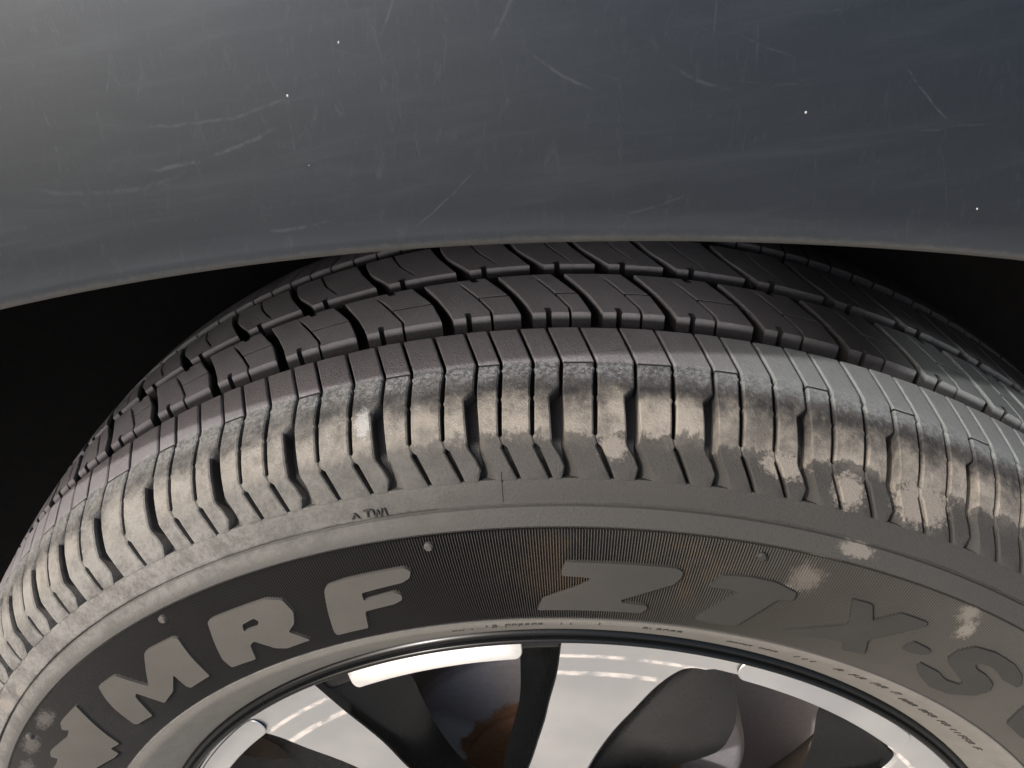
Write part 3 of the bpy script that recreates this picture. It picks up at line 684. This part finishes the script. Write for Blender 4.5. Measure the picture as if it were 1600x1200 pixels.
# spoke right of the narrow window (photo centre): sharp left edge, filleted right edge running into the ring over the wide window
B_FRONT = ([(15.95, .1990), (16.35, .1751), (16.6, .1494), (18.1, .1275), (19.0, .1050), (19.5, .0860), (19.8, .0690)],
           [(32.2, .1900), (30.6, .1894), (29.85, .1874), (29.05, .1789), (28.45, .1663), (26.85, .1443), (26.2, .1150), (25.8, .0900), (25.6, .0680)],
           [(9.0, .1870), (9.15, .1628), (10.35, .1499), (13.25, .1262), (16.0, .1010), (16.6, .085), (17, .066)])
def spoke_shape(flip, c, wide_end, own=False):
    # angles given relative to the narrow window centre, for the right-hand spoke; flip mirrors it
    left = [(15.75, .1958), (15.0, .1759), (13.7, .1590), (11.5, .1367), (6.6, .1084), (-2.0, .0840), (-12.0, .0690)]
    right = [(33.6, .1853), (32.0, .1848), (30.75, .1816), (29.0, .1706), (27.0, .1525), (24.9, .1367), (22.3, .1150), (19.5, .0900), (16.5, .0680)]
    wid = wide_end
    if own == 'B': left, right = B_FRONT[0], B_FRONT[1]
    out = arcpts(15.9, wid, .1996, 34)
    inn = [(wid, .1985)] + [(wid - .3, .1880)] + arcpts(wid - 1.0, 34.6, .1868, 16)
    nL = len(dens(left, 4)); nR_ = len(dens(right, 4))
    P = out + inn + dens(right, 4)[0:] + dens(list(reversed(left)), 4)
    BV = [.0006] * len(out) + [.0014] * (len(inn) + nR_) + [.0005] * nL
    bleft = [(10.3, .1870), (9.0, .1588), (6.85, .132), (2.25, .109), (-5.5, .085), (-14, .070), (-24, .062)]
    bright = [(40.5, .1845), (41.2, .1700), (42.6, .1626), (48.1, .1446), (52.0, .1286), (54.0, .1129), (50.0, .095), (44.0, .078), (36.0, .064)]
    if own == 'B': bleft = B_FRONT[2]
    if own == 'D': bright = [(40.2, .1845), (39.4, .1684), (33.8, .1529), (26.4, .1347), (23, .118), (21, .10), (20, .08), (19, .072), (18, .064)]
    outb = arcpts(10.3, wid, .1990, 34)
    innb = [(wid, .1985)] + [(wid - .3, .1845)] + arcpts(wid - 1.0, 41.2 if own != 'D' else 40.8, .1840, 16)
    B = outb + innb + dens(bright, 4) + dens(list(reversed(bleft)), 4)
    g_ = (lambda p: (c - p[0], p[1])) if flip else (lambda p: (c + p[0], p[1]))
    return [g_(p) for p in P], [g_(p) for p in B], BV
def plate_spoke(flip, c, wide_end, own=False):
    P, B, BV = spoke_shape(flip, c, wide_end, own)
    return plate('spoke', [xz(p) for p in P], [xz(p) for p in B], FACE, -.060, AL, BV, 0, 1)
C1 = -16.85
NARROW = [(C1, 48.65), (80.4, 48.65 * .94)]
pairs = [C1, 80.4, 168.0, 255.5 - 360]
plate_spoke(False, C1, 48.6); plate_spoke(True, C1, 48.6, 'B')
for c in (80.4, 168.0, -104.5):
    for fl in (False, True): plate_spoke(fl, c, 48.6 if (c == 80.4 and fl) else 43.7, 'D' if c == 80.4 and fl else '')
for c in pairs: ring_strip(c - 11.2, c + 11.2, .1886, .1977, 'ring_strip')
def lit_strip(t0, t1): return ring_strip(t0, t1, .1876, .1980, 'ring_strip', .46, .16)
lit_strip(20.2, 46.6); lit_strip(-78.5, -44.5); lit_strip(112, 136); lit_strip(200, 224)
# hub
prof = [(-.050, .0), (-.052, .030), (-.060, .034), (-.0795, .058), (-.0790, .066), (-.070, .068), (-.060, .067)]
V, F = revolve(prof, n=90); sub('hub', V, F, M['black'], par=rim)
# brake drum
prof = catmull([(-.020, .0), (-.020, .035), (-.018, .058), (-.0125, .062), (-.0115, .085), (-.0105, .0955), (-.006, .0990), (.0, .1000), (.030, .1000), (.055, .1040), (.056, .177)], 4)
V, F = revolve(prof, n=150); drum = link('brake_drum', V, F, M['drum']); to_car(drum)

# ------------------------------------------------------------------ fender and wheel arch
def lip(x):                                     # lip height over the wheel, (y, z) at position x
    xs = x - .002
    if abs(xs) <= .16: z = .3849 - .80 * xs * xs
    else:
        d = abs(xs) - .16; z = .3849 - .80 * .0256 - .256 * d - 1.35 * d * d
        if d > .12: z = .3849 - .80 * .0256 - .256 * .12 - 1.35 * .0144 - .62 * (d - .12) - 3.2 * (d - .12) ** 2
    return max(z, -.12)
xsn = sorted(set([round(-.62 + i * .01, 4) for i in range(125)] + [round(-.2 + i * .004, 4) for i in range(101)]))
V, F, A = [], [], []
def skin(x, h):                                 # outer skin: height above the lip -> (y, z)
    zl = lip(x); top = .80
    y = -.1200 + .13 * h + 1.15 * h * h
    y += .10 * max(0, -x - .05) ** 2 + .28 * max(0, x + .02) ** 2
    return y, zl + h
hs = [(-.0, .030, 1.0), (-.0, .012, 1.0), (-.0012, .0028, 1.0), (-.0018, .0008, 1.0), (-.0009, -.0006, 1.0)]
rows_h = [.0028, .0045, .006, .009, .013, .018, .025, .033, .042, .055, .07, .09, .115, .145, .18, .22, .26]
for x in xsn:
    y0, z0 = skin(x, 0)
    V.append((x, y0 + .030, z0 + .006)); A.append(1)
    V.append((x, y0 + .014, z0 + .0016)); A.append(1)
    V.append((x, y0 + .0065, z0 + .0003)); A.append(1)
    V.append((x, y0 + .0040, z0 + .0003)); A.append(1)
    V.append((x, y0 + .0018, z0 + .0011)); A.append(1)
    for h in rows_h:
        y, z = skin(x, h + .0008); V.append((x, y, min(z, z0 + h + .0008))); A.append(max(0, 1 - h / .0085))
nr = 5 + len(rows_h)
for i in range(len(xsn) - 1):
    for k in range(nr - 1): F.append((i * nr + k, (i + 1) * nr + k, (i + 1) * nr + k + 1, i * nr + k + 1))
fen = link('fender', V, F, M['paint'], attr=('lip', A), sharp=60); to_car(fen)
# paint chips and specks of grit stuck on the panel
V, F = [], []
for (x, z, rad) in ((-.0612, .4198, .00045), (-.0487, .4302, .0004), (.0509, .4135, .0005), (.0919, .391, .00045), (-.0583, .4051, .0002)):
    h = z - lip(x); y = skin(x, h)[0]; n = 9; b = len(V)
    for i in range(n):
        a = 2 * math.pi * i / n; V.append((x + rad * math.cos(a) * .8 * random.uniform(.6, 1.1), y + .0001, z + 1.0 * rad * math.sin(a) * random.uniform(.7, 1.1)))
    V.append((x, y - .00018, z))
    for i in range(n): F.append((b + i, b + (i + 1) % n, b + n))
sp = link('paint_chips', V, F, M['chip']); sp.parent = fen; sp['kind'] = 'stuff'
# wheel arch liner: roof following the arch, inner wall
V, F = [], []
lx = [round(-.60 + i * .02, 4) for i in range(61)]
for x in lx:
    z = lip(x); ys_ = skin(x, 0)[0]
    for (y, dz) in ((ys_ + .027, .0075), (ys_ + .031, .020), (max(-.06, ys_ + .05), .032), (max(.0, ys_ + .07), .036), (.10, .034), (.135, .022), (.140, -.10), (.140, -.62)): V.append((x, y, max(z + dz, -.29)))
for i in range(len(lx) - 1):
    for k in range(7): F.append((i * 8 + k, (i + 1) * 8 + k, (i + 1) * 8 + k + 1, i * 8 + k + 1))
ln = link('wheel_arch_liner', V, F, M['liner'], sharp=50); to_car(ln)
